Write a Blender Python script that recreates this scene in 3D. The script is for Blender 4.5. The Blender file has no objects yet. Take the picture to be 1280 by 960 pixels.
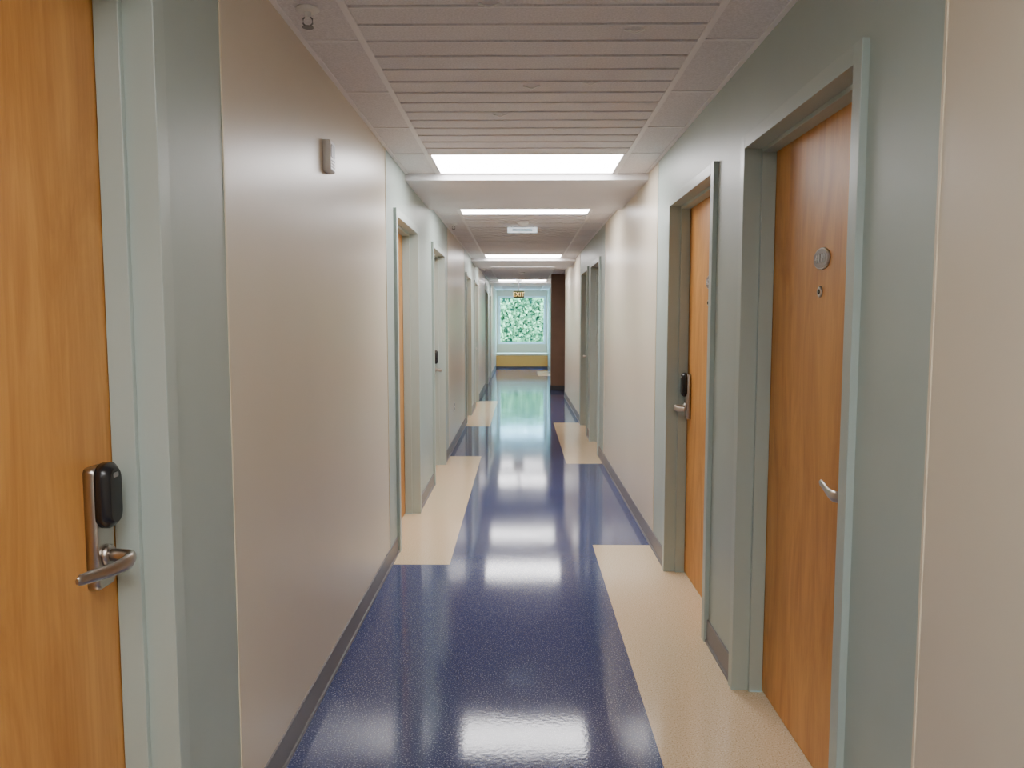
import bpy, bmesh, math, random
from mathutils import Vector
random.seed(4)
A=0.786; B=0.863; H=2.47; CH=1.47
Y0=-5.0; YE=24.7
col=bpy.context.scene.collection
# ---------------------------------------------------------------- materials
def new_mat(name):
    m=bpy.data.materials.new(name); m.use_nodes=True
    nt=m.node_tree; b=nt.nodes['Principled BSDF']; return m,nt,b
def N(nt,t,**k):
    n=nt.nodes.new(t)
    for a,v in k.items(): setattr(n,a,v)
    return n
def simple(name,c,rough=0.5,metal=0.0,bump=0.0,bscale=200,var=0.0,vscale=3.0,spec=0.5):
    m,nt,b=new_mat(name)
    b.inputs['Base Color'].default_value=(*c,1); b.inputs['Roughness'].default_value=rough
    b.inputs['Metallic'].default_value=metal; b.inputs['Specular IOR Level'].default_value=spec
    tc=N(nt,'ShaderNodeTexCoord')
    if var>0:
        no=N(nt,'ShaderNodeTexNoise'); no.inputs['Scale'].default_value=vscale; no.inputs['Detail'].default_value=6
        nt.links.new(tc.outputs['Object'],no.inputs['Vector'])
        r=N(nt,'ShaderNodeValToRGB'); r.color_ramp.elements[0].position=.3; r.color_ramp.elements[1].position=.7
        r.color_ramp.elements[0].color=(*[x*(1-var) for x in c],1); r.color_ramp.elements[1].color=(*[min(1,x*(1+var)) for x in c],1)
        nt.links.new(no.outputs['Fac'],r.inputs['Fac']); nt.links.new(r.outputs['Color'],b.inputs['Base Color'])
    if bump>0:
        n2=N(nt,'ShaderNodeTexNoise'); n2.inputs['Scale'].default_value=bscale; n2.inputs['Detail'].default_value=3
        nt.links.new(tc.outputs['Object'],n2.inputs['Vector'])
        bp=N(nt,'ShaderNodeBump'); bp.inputs['Strength'].default_value=bump; bp.inputs['Distance'].default_value=.002
        nt.links.new(n2.outputs['Fac'],bp.inputs['Height']); nt.links.new(bp.outputs['Normal'],b.inputs['Normal'])
    return m
def wood(name,c1,c2):
    m,nt,b=new_mat(name); tc=N(nt,'ShaderNodeTexCoord')
    mp=N(nt,'ShaderNodeMapping'); mp.inputs['Scale'].default_value=(5,5,0.9)
    nt.links.new(tc.outputs['Object'],mp.inputs['Vector'])
    n1=N(nt,'ShaderNodeTexNoise'); n1.inputs['Scale'].default_value=1.6; n1.inputs['Detail'].default_value=8; n1.inputs['Distortion'].default_value=1.8; n1.inputs['Roughness'].default_value=.6
    nt.links.new(mp.outputs['Vector'],n1.inputs['Vector'])
    mp2=N(nt,'ShaderNodeMapping'); mp2.inputs['Scale'].default_value=(120,120,4)
    nt.links.new(tc.outputs['Object'],mp2.inputs['Vector'])
    n2=N(nt,'ShaderNodeTexNoise'); n2.inputs['Scale'].default_value=1; n2.inputs['Detail'].default_value=4
    nt.links.new(mp2.outputs['Vector'],n2.inputs['Vector'])
    mx=N(nt,'ShaderNodeMath',operation='MULTIPLY_ADD'); mx.inputs[1].default_value=.3
    nt.links.new(n2.outputs['Fac'],mx.inputs[0]); nt.links.new(n1.outputs['Fac'],mx.inputs[2])
    r=N(nt,'ShaderNodeValToRGB'); e=r.color_ramp.elements
    e[0].position=.46; e[0].color=(*c2,1); e[1].position=.82; e[1].color=(*c1,1)
    nt.links.new(mx.outputs[0],r.inputs['Fac']); nt.links.new(r.outputs['Color'],b.inputs['Base Color'])
    b.inputs['Roughness'].default_value=.42
    return m
def floor_mat(name,base,f1,f2,rough):
    m,nt,b=new_mat(name); tc=N(nt,'ShaderNodeTexCoord')
    n1=N(nt,'ShaderNodeTexNoise'); n1.inputs['Scale'].default_value=190; n1.inputs['Detail'].default_value=2
    nt.links.new(tc.outputs['Object'],n1.inputs['Vector'])
    r=N(nt,'ShaderNodeValToRGB'); e=r.color_ramp.elements
    e[0].position=.36; e[0].color=(*f2,1); e[1].position=.42; e[1].color=(*base,1)
    x=e.new(.58); x.color=(*base,1); x=e.new(.65); x.color=(*f1,1)
    nt.links.new(n1.outputs['Fac'],r.inputs['Fac']); nt.links.new(r.outputs['Color'],b.inputs['Base Color'])
    n2=N(nt,'ShaderNodeTexNoise'); n2.inputs['Scale'].default_value=60; n2.inputs['Detail'].default_value=2
    nt.links.new(tc.outputs['Object'],n2.inputs['Vector'])
    bp=N(nt,'ShaderNodeBump'); bp.inputs['Strength'].default_value=.075; bp.inputs['Distance'].default_value=.002
    nt.links.new(n2.outputs['Fac'],bp.inputs['Height']); nt.links.new(bp.outputs['Normal'],b.inputs['Normal'])
    n3=N(nt,'ShaderNodeTexNoise'); n3.inputs['Scale'].default_value=2.5; n3.inputs['Detail'].default_value=5
    nt.links.new(tc.outputs['Object'],n3.inputs['Vector'])
    mr=N(nt,'ShaderNodeMapRange'); mr.inputs['To Min'].default_value=rough-.02; mr.inputs['To Max'].default_value=rough+.05
    nt.links.new(n3.outputs['Fac'],mr.inputs['Value']); nt.links.new(mr.outputs['Result'],b.inputs['Roughness'])
    b.inputs['Specular IOR Level'].default_value=.5
    return m
def emis(name,c,s,base=(.8,.8,.8)):
    m,nt,b=new_mat(name); b.inputs['Base Color'].default_value=(*base,1)
    b.inputs['Emission Color'].default_value=(*c,1); b.inputs['Emission Strength'].default_value=s
    return m
M_beige=simple('wall_beige_paint',(.69,.61,.485),.33,bump=.08,bscale=60,var=.03,vscale=1.2)
M_green=simple('wall_sage_paint',(.40,.475,.44),.42,bump=.08,bscale=80,var=.03)
M_frame=simple('frame_sage_enamel',(.415,.49,.45),.35,bump=.05,bscale=90)
M_edge=simple('cream_edge_trim',(.76,.67,.50),.4)
M_base=simple('baseboard_grey_vinyl',(.20,.19,.195),.45,var=.05)
M_wood=wood('maple_veneer',(.72,.35,.088),(.52,.22,.045))
M_tile=simple('acoustic_tile',(.80,.775,.785),.95,bump=.6,bscale=170,var=.10,vscale=130)
M_bar=simple('ceiling_grid_white',(.90,.88,.88),.5)
M_soff=simple('soffit_paint',(.76,.74,.75),.6,var=.02)
M_dark=simple('dark_gap',(.06,.055,.055),.9)
M_blue=floor_mat('blue_speckled_vinyl',(.043,.057,.162),(.30,.33,.46),(.020,.025,.08),.06)
M_cream=floor_mat('cream_speckled_vinyl',(.76,.59,.38),(.88,.75,.54),(.54,.37,.20),.10)
M_lens=emis('troffer_lens',(1.0,.975,.98),19)
M_steel=simple('brushed_steel',(.50,.46,.42),.28,metal=1.0)
M_black=simple('black_plastic',(.012,.012,.014),.25)
M_white=simple('white_plastic',(.84,.83,.81),.4)
M_grey=simple('grey_plastic',(.22,.22,.22),.4)
M_plaq=simple('plaque_pewter',(.22,.19,.17),.4,metal=.6)
M_brown=simple('brown_wall_panel',(.20,.105,.06),.5,var=.1)
M_orange=simple('yellow_laminate',(.92,.54,.14),.4)
M_winfr=simple('window_frame_white',(.75,.82,.84),.4)
# ---------------------------------------------------------------- geometry helpers
def box(bm,x0,x1,y0,y1,z0,z1,mi=0):
    if x0>x1:x0,x1=x1,x0
    if y0>y1:y0,y1=y1,y0
    v=[bm.verts.new(p) for p in [(x0,y0,z0),(x1,y0,z0),(x1,y1,z0),(x0,y1,z0),(x0,y0,z1),(x1,y0,z1),(x1,y1,z1),(x0,y1,z1)]]
    for f in [(0,3,2,1),(4,5,6,7),(0,1,5,4),(1,2,6,5),(2,3,7,6),(3,0,4,7)]:
        fc=bm.faces.new([v[i] for i in f]); fc.material_index=mi
def finish(bm,name,mats,parent=None,smooth=False,bevel=0,origin=True):
    bmesh.ops.recalc_face_normals(bm,faces=bm.faces[:])
    me=bpy.data.meshes.new(name); bm.to_mesh(me); bm.free()
    for m in mats: me.materials.append(m)
    ob=bpy.data.objects.new(name,me); col.objects.link(ob)
    if parent: ob.parent=parent
    if smooth:
        for p in me.polygons: p.use_smooth=True
    if bevel:
        md=ob.modifiers.new('bevel','BEVEL'); md.width=bevel; md.segments=2; md.limit_method='ANGLE'
    return ob
def empty(name):
    e=bpy.data.objects.new(name,None); e.empty_display_size=.1; col.objects.link(e); return e
def outline_rr(wy,hz,r,n=6):
    pts=[]
    for cx,cz,a0 in [(wy/2-r,hz/2-r,0),(-wy/2+r,hz/2-r,90),(-wy/2+r,-hz/2+r,180),(wy/2-r,-hz/2+r,270)]:
        for i in range(n+1):
            t=math.radians(a0+90*i/n); pts.append((cx+r*math.cos(t),cz+r*math.sin(t)))
    return pts
def outline_el(wy,hz,n=32):
    return [(wy/2*math.cos(2*math.pi*i/n),hz/2*math.sin(2*math.pi*i/n)) for i in range(n)]
def plate(bm,s,w,yc,zc,out,u0,u1,bev,mi=0,center=(0,0)):
    sg=-1 if u1<u0 else 1
    my=max(abs(p[0]) for p in out); mz=max(abs(p[1]) for p in out)
    fy=(my-bev)/my; fz=(mz-bev)/mz
    loops=[]
    for u,a,b in [(u0,1,1),(u1-sg*bev,1,1),(u1-sg*bev*.3,(1+fy*2)/3,(1+fz*2)/3),(u1,fy,fz)]:
        loops.append([bm.verts.new((s*(w+u),yc+p[0]*a,zc+p[1]*b)) for p in out])
    n=len(out)
    for k in range(3):
        for i in range(n):
            f=bm.faces.new([loops[k][i],loops[k][(i+1)%n],loops[k+1][(i+1)%n],loops[k+1][i]]); f.material_index=mi; f.smooth=True
    for L in (loops[0],loops[3]):
        f=bm.faces.new(L); f.material_index=mi
def sweep(bm,pts,rv,rh,n=14,mi=0):
    rings=[]
    P=[Vector(p) for p in pts]
    for i,p in enumerate(P):
        t=(P[min(i+1,len(P)-1)]-P[max(i-1,0)]).normalized()
        side=t.cross(Vector((0,0,1))).normalized(); up=side.cross(t).normalized()
        a=rv[i] if isinstance(rv,list) else rv; b=rh[i] if isinstance(rh,list) else rh
        rings.append([bm.verts.new(p+up*a*math.sin(2*math.pi*k/n)+side*b*math.cos(2*math.pi*k/n)) for k in range(n)])
    for i in range(len(rings)-1):
        for k in range(n):
            f=bm.faces.new([rings[i][k],rings[i][(k+1)%n],rings[i+1][(k+1)%n],rings[i+1][k]]); f.smooth=True; f.material_index=mi
    for r in (rings[0],rings[-1]):
        f=bm.faces.new(r); f.material_index=mi
def text(name,body,loc,rot,size,mat,parent,ext=.0008,sx=1.0):
    c=bpy.data.curves.new(name,'FONT'); c.body=body; c.size=size; c.extrude=ext; c.align_x='CENTER'; c.align_y='CENTER'
    c.materials.append(mat); o=bpy.data.objects.new(name,c); o.location=loc; o.rotation_euler=rot; o.scale=(sx,1,1)
    col.objects.link(o); o.parent=parent; return o
# ---------------------------------------------------------------- layout
FW=.05; PR=.02; REC=.10; WT=.22; T0=2.17
doorsL=[(.64,1.68,'far',.09,2.205),(4.74,5.78,'near',.07,T0),(6.73,7.77,'far',.07,T0),(10.85,11.89,'near',.07,T0),(12.85,13.89,'far',.07,T0),(16.9,17.94,'near',.07,T0),(18.9,19.94,'far',.07,T0)]
doorsR=[(-3.0,-1.96,'near',.07,T0),(1.95,2.99,'near',.07,T0),(3.40,4.44,'far',.07,T0),(8.28,9.32,'near',.07,T0),(9.75,10.79,'far',.07,T0),(20.4,21.44,'near',.07,T0)]
greenL=[(-1.6,2.04),(4.47,8.22),(10.6,14.2),(16.7,20.3)]
greenR=[(-4.5,-1.4),(1.605,4.87),(7.85,11.15),(20.0,YE)]
creamL=[(-1.6,2.04),(4.50,8.22),(10.6,14.0)]
creamR=[(-4.5,-1.4),(1.6,4.92),(7.80,11.0),(20.6,22.6)]
def build_wall(s,w,doors,greens,spans,name):
    bm=bmesh.new()
    for (a0,a1) in spans:
        cuts=sorted({a0,a1}|{c for g in greens for c in g if a0<c<a1}|{c for d in doors for c in d[:2] if a0<c<a1})
        for c0,c1 in zip(cuts[:-1],cuts[1:]):
            mid=(c0+c1)/2; mi=1 if any(g[0]<mid<g[1] for g in greens) else 0
            isd=[d for d in doors if d[0]<mid<d[1]]
            box(bm,s*w,s*(w+WT),c0,c1,isd[0][4] if isd else 0,H+.1,mi)
    return finish(bm,name,[M_beige,M_green])
spanL=[(Y0,YE)]; spanR=[(Y0,14.9),(17.6,YE)]
build_wall(-1,A,doorsL,greenL,spanL,'wall_left')
build_wall(1,B,doorsR,greenR,spanR,'wall_right')
def trims(s,w,greens,name):
    bm=bmesh.new()
    for g in greens:
        for c in g:
            if Y0<c<YE-.1 and not (s>0 and 14.9<c<17.6): box(bm,s*w,s*(w-.003),c-.004,c+.004,.10,H,0)
    finish(bm,name,[M_edge])
trims(-1,A,greenL,'trim_1'); trims(1,B,greenR,'trim_2')
def baseb(s,w,doors,spans,name):
    bm=bmesh.new()
    for a0,a1 in spans:
        cuts=[a0]+[c for d in doors for c in d[:2] if a0<c<a1]+[a1]; cuts=sorted(cuts)
        for i in range(0,len(cuts)-1,2):
            c0,c1=cuts[i],cuts[i+1]
            box(bm,s*w,s*(w-.007),c0,c1,.0,.105,0)
            box(bm,s*(w-.007),s*(w-.014),c0,c1,.0,.012,0)
    finish(bm,name,[M_base])
baseb(-1,A,doorsL,spanL,'baseboard_left'); baseb(1,B,doorsR,spanR,'baseboard_right')
# ---------------------------------------------------------------- doors
def door(idx,s,w,y0,y1,lock,off,TOP,num):
    root=empty('door_%d'%idx)
    bm=bmesh.new()
    for a,b in ((y0,y0+FW),(y1-FW,y1)):
        box(bm,s*(w-PR),s*(w+.15),a,b,0,TOP)
    box(bm,s*(w-PR),s*(w+.15),y0+FW,y1-FW,TOP-FW,TOP)
    st=.016
    box(bm,s*(w+.045),s*(w+REC-.002),y0+FW,y0+FW+st,0,TOP-FW)
    box(bm,s*(w+.045),s*(w+REC-.002),y1-FW-st,y1-FW,0,TOP-FW)
    box(bm,s*(w+.045),s*(w+REC-.002),y0+FW+st,y1-FW-st,TOP-FW-st,TOP-FW)
    finish(bm,'frame',[M_frame],root,bevel=.002)
    bm=bmesh.new()
    box(bm,s*(w+REC),s*(w+REC+.044),y0+FW+.003,y1-FW-.003,.006,TOP-FW-.003)
    finish(bm,'slab',[M_wood],root)
    yc=(y0+y1)/2
    if num:
        bm=bmesh.new(); plate(bm,s,w,yc-.01,1.67,outline_el(.125,.070),REC,REC-.006,.002,0)
        plate(bm,s,w,yc-.01,1.67,outline_el(.116,.061),REC-.006,REC-.0072,.0005,1)
        finish(bm,'number_plaque',[M_steel,M_plaq],root)
        text('plaque_number',num,(s*(w+REC-.0085),yc-.01,1.67),(math.pi/2,0,-s*math.pi/2),.040,M_white,root,sx=1.0)
        bm=bmesh.new(); plate(bm,s,w,yc,1.565,outline_el(.036,.036),REC,REC-.006,.003,0)
        plate(bm,s,w,yc,1.565,outline_el(.017,.017),REC-.006,REC-.008,.001,1)
        finish(bm,'peephole',[M_steel,M_black],root)
    d=-1 if lock=='far' else 1
    yl=(y1-FW-off) if lock=='far' else (y0+FW+off)
    bm=bmesh.new()
    plate(bm,s,w,yl,1.045,outline_rr(.068,.255,.012),REC,REC-.024,.005,0)
    plate(bm,s,w,yl,1.112,outline_rr(.067,.135,.028),REC-.022,REC-.050,.012,1)
    plate(bm,s,w,yl,1.155,outline_rr(.020,.010,.003),REC-.050,REC-.0505,.0003,2)
    plate(bm,s,w,yl,.985,outline_el(.046,.046),REC-.022,REC-.034,.004,0)
    pts=[]
    X=lambda u: s*(w+u)
    path=[(REC-.03,0),(REC-.05,0),(REC-.068,.003*1),(REC-.082,.012),(REC-.087,.030),(REC-.086,.055),(REC-.081,.085),(REC-.075,.115),(REC-.070,.145),(REC-.068,.172),(REC-.068,.182)]
    vr=[.013,.013,.014,.016,.0165,.0155,.014,.013,.0125,.011,.006]
    hr=[.012,.012,.011,.009,.008,.0065,.006,.006,.006,.0055,.003]
    for i,(u,t) in enumerate(path):
        pts.append((X(u),yl+d*t,.985+ (.010*math.sin(min(1,t/.17)*math.pi)*-.6)+ .006*t/.17))
    sweep(bm,pts,vr,hr,16,0)
    finish(bm,'lever_lock',[M_steel,M_black,M_grey],root)
    return root
i=1
for k,dd in enumerate(doorsL):
    door(i,-1,A,*dd,['4116','4118','4120','4122','4124','4126','4128'][k]); i+=1
for k,dd in enumerate(doorsR):
    door(i,1,B,*dd,['4117','4119','4121','4123','4125','4127'][k]); i+=1
# ---------------------------------------------------------------- floor
bm=bmesh.new()
LI=-.43; RI=.475; T=-.05
xs=[-A-WT,LI,RI,B+WT]
ys=sorted({Y0-.2,YE+.2,14.9,17.6}|{c for g in creamL+creamR for c in g})
for j in range(3):
    for y0,y1 in zip(ys[:-1],ys[1:]):
        mid=(y0+y1)/2
        mi=0
        if j==0 and any(g[0]<mid<g[1] for g in creamL): mi=1
        if j==2 and any(g[0]<mid<g[1] for g in creamR): mi=1
        v=[bm.verts.new(p) for p in [(xs[j],y0,0),(xs[j+1],y0,0),(xs[j+1],y1,0),(xs[j],y1,0)]]
        bm.faces.new(v).material_index=mi
v=[bm.verts.new(p) for p in [(B+WT,14.7,0),(4,14.7,0),(4,17.8,0),(B+WT,17.8,0)]]; bm.faces.new(v)
bmesh.ops.remove_doubles(bm,verts=bm.verts,dist=1e-4)
fl=finish(bm,'floor',[M_blue,M_cream])
if fl.data.polygons[0].normal.z<0: fl.data.flip_normals()
# ---------------------------------------------------------------- ceiling
CL=-.565; CR=.640; TS=5.5/9
segs=[(-7.1,-1.6),(-.25,5.25),(6.6,12.1),(13.45,18.95),(20.3,25.8)]
bm=bmesh.new()
lights=[]
for a0,a1 in segs:
    lo=max(a0,Y0); hi=min(a1,YE)
    box(bm,-A,B,lo,hi,H+.022,H+.10,3)
    for X0,X1 in ((-A,CL),(CR,B)):
        for k in range(9):
            t0=a0+k*TS; t1=t0+TS
            if t1<lo+.05 or t0>hi-.05: continue
            t0=max(t0,lo); t1=min(t1,hi)
            box(bm,X0,X1,t0,t1,H+.002,H+.0215,0)
            box(bm,X0,X1,t0-.008,t0+.008,H-.002,H+.0015,1)
    for xb in (CL,CR): box(bm,xb-.012,xb+.012,lo,hi,H-.004,H+.021,1)
    box(bm,-A,-A+.02,lo,hi,H-.003,H+.0015,1); box(bm,B-.02,B,lo,hi,H-.003,H+.0015,1)
    for k in range(9):
        t0=a0+k*TS; t1=t0+TS
        if t0<lo-.01 or t1>hi+.01: continue
        if k in (0,8): lights.append((t0,t1)); continue
        for q in range(4):
            p0=t0+q*TS/4; p1=p0+TS/4
            box(bm,CL+.012,CR-.012,p0+.006,p1-.008,H-.001,H+.0215,0)
            box(bm,CL+.012,CR-.012,p0+.006,p0+.012,H-.004,H-.001,1)
for a1,b0 in zip([s[1] for s in segs[:-1]],[s[0] for s in segs[1:]]):
    box(bm,-A,B,a1,b0,H-.045,H+.10,2)
box(bm,B,4,14.7,17.8,H,H+.1,2)
finish(bm,'ceiling',[M_tile,M_bar,M_soff,M_dark])
for n,(t0,t1) in enumerate(lights):
    bm=bmesh.new()
    x0=CL+.013; x1=CR-.013; y0=t0+.004; y1=t1-.004
    box(bm,x0,x1,y0,y0+.012,H-.004,H+.02,0); box(bm,x0,x1,y1-.012,y1,H-.004,H+.02,0)
    box(bm,x0,x0+.012,y0+.012,y1-.012,H-.004,H+.02,0); box(bm,x1-.012,x1,y0+.012,y1-.012,H-.004,H+.02,0)
    box(bm,x0+.012,x1-.012,y0+.012,y1-.012,H+.001,H+.006,1)
    finish(bm,'ceiling_light_panel',[M_bar,M_lens])
# ---------------------------------------------------------------- ends, alcove
bm=bmesh.new(); box(bm,-A-WT,B+WT,Y0-.2,Y0,0,H+.1); finish(bm,'wall_back',[M_beige])
bm=bmesh.new()
SZ=.74; WTp=2.29
box(bm,-A-WT,B+WT,YE,YE+.2,0,SZ); box(bm,-A-WT,B+WT,YE,YE+.2,WTp,H+.1)
box(bm,-A-WT,-A+.06,YE,YE+.2,SZ,WTp); box(bm,B-.06,B+WT,YE,YE+.2,SZ,WTp)
finish(bm,'wall_front',[M_beige])
bm=bmesh.new()
x0=-A+.06; x1=B-.06
box(bm,x0,x0+.06,YE+.03,YE+.10,SZ,WTp); box(bm,x1-.06,x1,YE+.03,YE+.10,SZ,WTp)
box(bm,x0+.06,x1-.06,YE+.03,YE+.10,SZ,SZ+.07); box(bm,x0+.06,x1-.06,YE+.03,YE+.10,WTp-.06,WTp)
box(bm,x0,x1,YE-.04,YE+.03,SZ,SZ+.025)
finish(bm,'window_1',[M_winfr],bevel=.004)
root=empty('window_bench')
bm=bmesh.new()
box(bm,-A+.01,B-.01,24.02,24.65,.05,.40); finish(bm,'bench_base',[M_orange],root,bevel=.004)
bm=bmesh.new(); box(bm,-A+.01,B-.01,24.06,24.65,0,.05); finish(bm,'toe_kick',[M_base],root)
bm=bmesh.new(); box(bm,-A+.01,B-.01,23.98,24.65,.40,.47); finish(bm,'seat_top',[simple('bench_seat_cream',(.88,.80,.58),.4)],root,bevel=.015)
bm=bmesh.new()
box(bm,4,4.2,14.7,17.8,0,H+.1); box(bm,B+WT,4,14.5,14.7,0,H+.1); box(bm,B+WT,4,17.6,17.8,0,H+.1)
finish(bm,'wall_alcove',[M_brown])
bm=bmesh.new(); box(bm,.65,1.7,16.3,16.7,0,H); box(bm,.645,1.705,16.293,16.707,0,.1,1)
finish(bm,'brown_column',[M_brown,M_dark])
# ---------------------------------------------------------------- ceiling fixtures
def sprinkler(x,y):
    root=empty('fire_sprinkler')
    bm=bmesh.new()
    def ring(r0,z0,r1,z1,n=28):
        a=[bm.verts.new((x+r0*math.cos(2*math.pi*k/n),y+r0*math.sin(2*math.pi*k/n),z0)) for k in range(n)]
        b=[bm.verts.new((x+r1*math.cos(2*math.pi*k/n),y+r1*math.sin(2*math.pi*k/n),z1)) for k in range(n)]
        for k in range(n):
            f=bm.faces.new([a[k],a[(k+1)%n],b[(k+1)%n],b[k]]); f.smooth=True
    prof=[(.001,H+.001),(.036,H+.001),(.038,H-.004),(.030,H-.010),(.012,H-.012),(.010,H-.028),(.001,H-.028)]
    for p,q in zip(prof[:-1],prof[1:]): ring(p[0],p[1],q[0],q[1])
    finish(bm,'escutcheon',[M_white],root)
    bm=bmesh.new()
    for sg in (-1,1):
        sweep(bm,[(x+sg*.006,y,H-.024),(x+sg*.015,y+.0005,H-.032),(x+sg*.015,y+.001,H-.046),(x+sg*.004,y+.0015,H-.056)],.0025,.0025,8)
    n=24
    for z0,r in ((H-.057,.018),):
        a=[bm.verts.new((x+r*math.cos(2*math.pi*k/n),y+r*math.sin(2*math.pi*k/n),z0)) for k in range(n)]
        b=[bm.verts.new((v.co.x,v.co.y,z0-.002)) for v in a]
        bm.faces.new(a); bm.faces.new(b)
        for k in range(n): bm.faces.new([a[k],a[(k+1)%n],b[(k+1)%n],b[k]])
    finish(bm,'deflector',[M_grey],root)
sprinkler(-.685,2.52); sprinkler(-.69,7.9); sprinkler(-.69,14.6)
def disc_lathe(name,x,y,prof,mats,n=32,parent=None):
    bm=bmesh.new(); rings=[]
    for r,z in prof: rings.append([bm.verts.new((x+r*math.cos(2*math.pi*k/n),y+r*math.sin(2*math.pi*k/n),z)) for k in range(n)])
    for a,b in zip(rings[:-1],rings[1:]):
        for k in range(n):
            f=bm.faces.new([a[k],a[(k+1)%n],b[(k+1)%n],b[k]]); f.smooth=True
    bm.faces.new(rings[0]); bm.faces.new(rings[-1])
    return finish(bm,name,mats,parent)
for yy in (7.75,15.6):
    disc_lathe('smoke_detector',.02,yy,[(.065,H),(.065,H-.012),(.055,H-.03),(.035,H-.045),(.012,H-.05)],[M_white])
root=empty('hanging_sign')
bm=bmesh.new(); box(bm,-.14,.17,8.05,8.07,H-.075,H-.018); finish(bm,'sign_panel',[emis('lit_sign_face',(.75,.9,1),.9)],root,bevel=.002)
bm=bmesh.new(); box(bm,-.09,.12,8.0485,8.05,H-.055,H-.038); finish(bm,'blue_band',[simple('sign_blue',(.15,.4,.7),.4)],root)
bm=bmesh.new(); box(bm,-.10,-.095,8.055,8.06,H-.02,H); box(bm,.125,.13,8.055,8.06,H-.02,H); finish(bm,'hangers',[M_steel],root)
root=empty('exit_sign')
bm=bmesh.new(); box(bm,-.18,.08,18.5,18.55,2.03,2.21); finish(bm,'housing',[simple('exit_housing',(.06,.08,.02),.4)],root,bevel=.006)
bm=bmesh.new(); box(bm,-.06,-.04,18.515,18.535,2.21,H); box(bm,-.12,.02,18.49,18.56,H-.02,H); finish(bm,'stem',[M_grey],root)
text('letters','EXIT',(-.05,18.497,2.12),(math.pi/2,0,0),.14,emis('exit_yellow',(1,.5,.02),1.6),root,.001)
root=empty('wall_door_chime')
bm=bmesh.new(); plate(bm,-1,A,3.115,2.13,outline_rr(.085,.125,.01),0,-.03,.006,0)
finish(bm,'casing',[M_white],root)
bm=bmesh.new(); plate(bm,-1,A,3.115,2.15,outline_rr(.06,.05,.006),-.03,-.0315,.0005,0)
for k in range(4): plate(bm,-1,A,3.115,2.112-.012*k,outline_rr(.055,.005,.002),-.03,-.031,.0003,0)
finish(bm,'display',[M_grey],root)
root=empty('wall_outlet'); bm=bmesh.new(); plate(bm,-1,A,8.9,.47,outline_rr(.075,.118,.006),0,-.006,.002,0); finish(bm,'cover_plate',[M_white],root)
bm=bmesh.new()
for dz in (-.025,.025): plate(bm,-1,A,8.9,.47+dz,outline_rr(.034,.03,.01),-.006,-.008,.0005,0)
finish(bm,'sockets',[M_grey],root)
bm=bmesh.new()
for x,y in ((.045,3.32),(.39,2.70),(.29,3.27),(-.10,3.76),(-.10,2.48),(.20,4.05)):
    pts=[(x-.035,y,H-.003),(x-.018,y+.004,H-.007),(x,y-.002,H-.016),(x+.018,y+.004,H-.007),(x+.035,y,H-.003)]
    sweep(bm,pts,.002,.007,8)
finish(bm,'ceiling_hooks',[M_white])
# ---------------------------------------------------------------- outside
def leafmat():
    m,nt,b=new_mat('ivy_leaves'); g=N(nt,'ShaderNodeNewGeometry'); r=N(nt,'ShaderNodeValToRGB'); e=r.color_ramp.elements
    e[0].color=(.012,.07,.022,1); e[1].color=(.20,.36,.15,1); nt.links.new(g.outputs['Random Per Island'],r.inputs['Fac'])
    nt.links.new(r.outputs['Color'],b.inputs['Base Color']); b.inputs['Roughness'].default_value=.6; b.inputs['Specular IOR Level'].default_value=.2; return m
bm=bmesh.new()
box(bm,-5,5,30.0,30.4,0,2.75,0)
for k in range(7000):
    c=Vector((random.uniform(-3,3),29.95-random.random()*.35,random.uniform(0,2.8))); sz=random.uniform(.05,.11)
    d1=Vector((random.gauss(0,1),random.gauss(0,.5),random.gauss(0,1))).normalized(); d2=Vector((random.gauss(0,1),random.gauss(0,.5),random.gauss(0,1))); d2=(d2-d1*d2.dot(d1)).normalized()
    v=[bm.verts.new(c+d1*sz),bm.verts.new(c+d2*sz*.6),bm.verts.new(c-d1*sz),bm.verts.new(c-d2*sz*.6)]
    bm.faces.new(v).material_index=1
me=bpy.data.meshes.new('ivy_hedge'); bm.to_mesh(me); bm.free()
me.materials.append(simple('hedge_core',(.02,.08,.04),.8)); me.materials.append(leafmat())
ob=bpy.data.objects.new('ivy_hedge',me); col.objects.link(ob)
bm=bmesh.new(); v=[bm.verts.new(p) for p in [(-12,YE+.2,-.02),(12,YE+.2,-.02),(12,34,-.02),(-12,34,-.02)]]; bm.faces.new(v)
finish(bm,'ground_outside',[simple('pavement',(.5,.5,.48),.8,var=.1)])
# ---------------------------------------------------------------- light & world
sd=bpy.data.lights.new('sun','SUN'); sd.energy=10; sd.angle=.02; sd.color=(1,1,.93)
so=bpy.data.objects.new('sun',sd); so.rotation_euler=(math.radians(38),math.radians(12),0); so.location=(0,20,12); col.objects.link(so)
w=bpy.data.worlds.new('world'); bpy.context.scene.world=w; w.use_nodes=True
bg=w.node_tree.nodes['Background']; bg.inputs['Color'].default_value=(.32,.68,1,1); bg.inputs['Strength'].default_value=26
# ---------------------------------------------------------------- camera
cd=bpy.data.cameras.new('camera'); cd.sensor_width=36; cd.lens=950/1280*36; cd.clip_start=.02; cd.clip_end=200
co=bpy.data.objects.new('camera',cd); co.location=(0,0,CH)
co.rotation_euler=(math.radians(90-4.70),0,math.radians(.66)); col.objects.link(co)
bpy.context.scene.camera=co
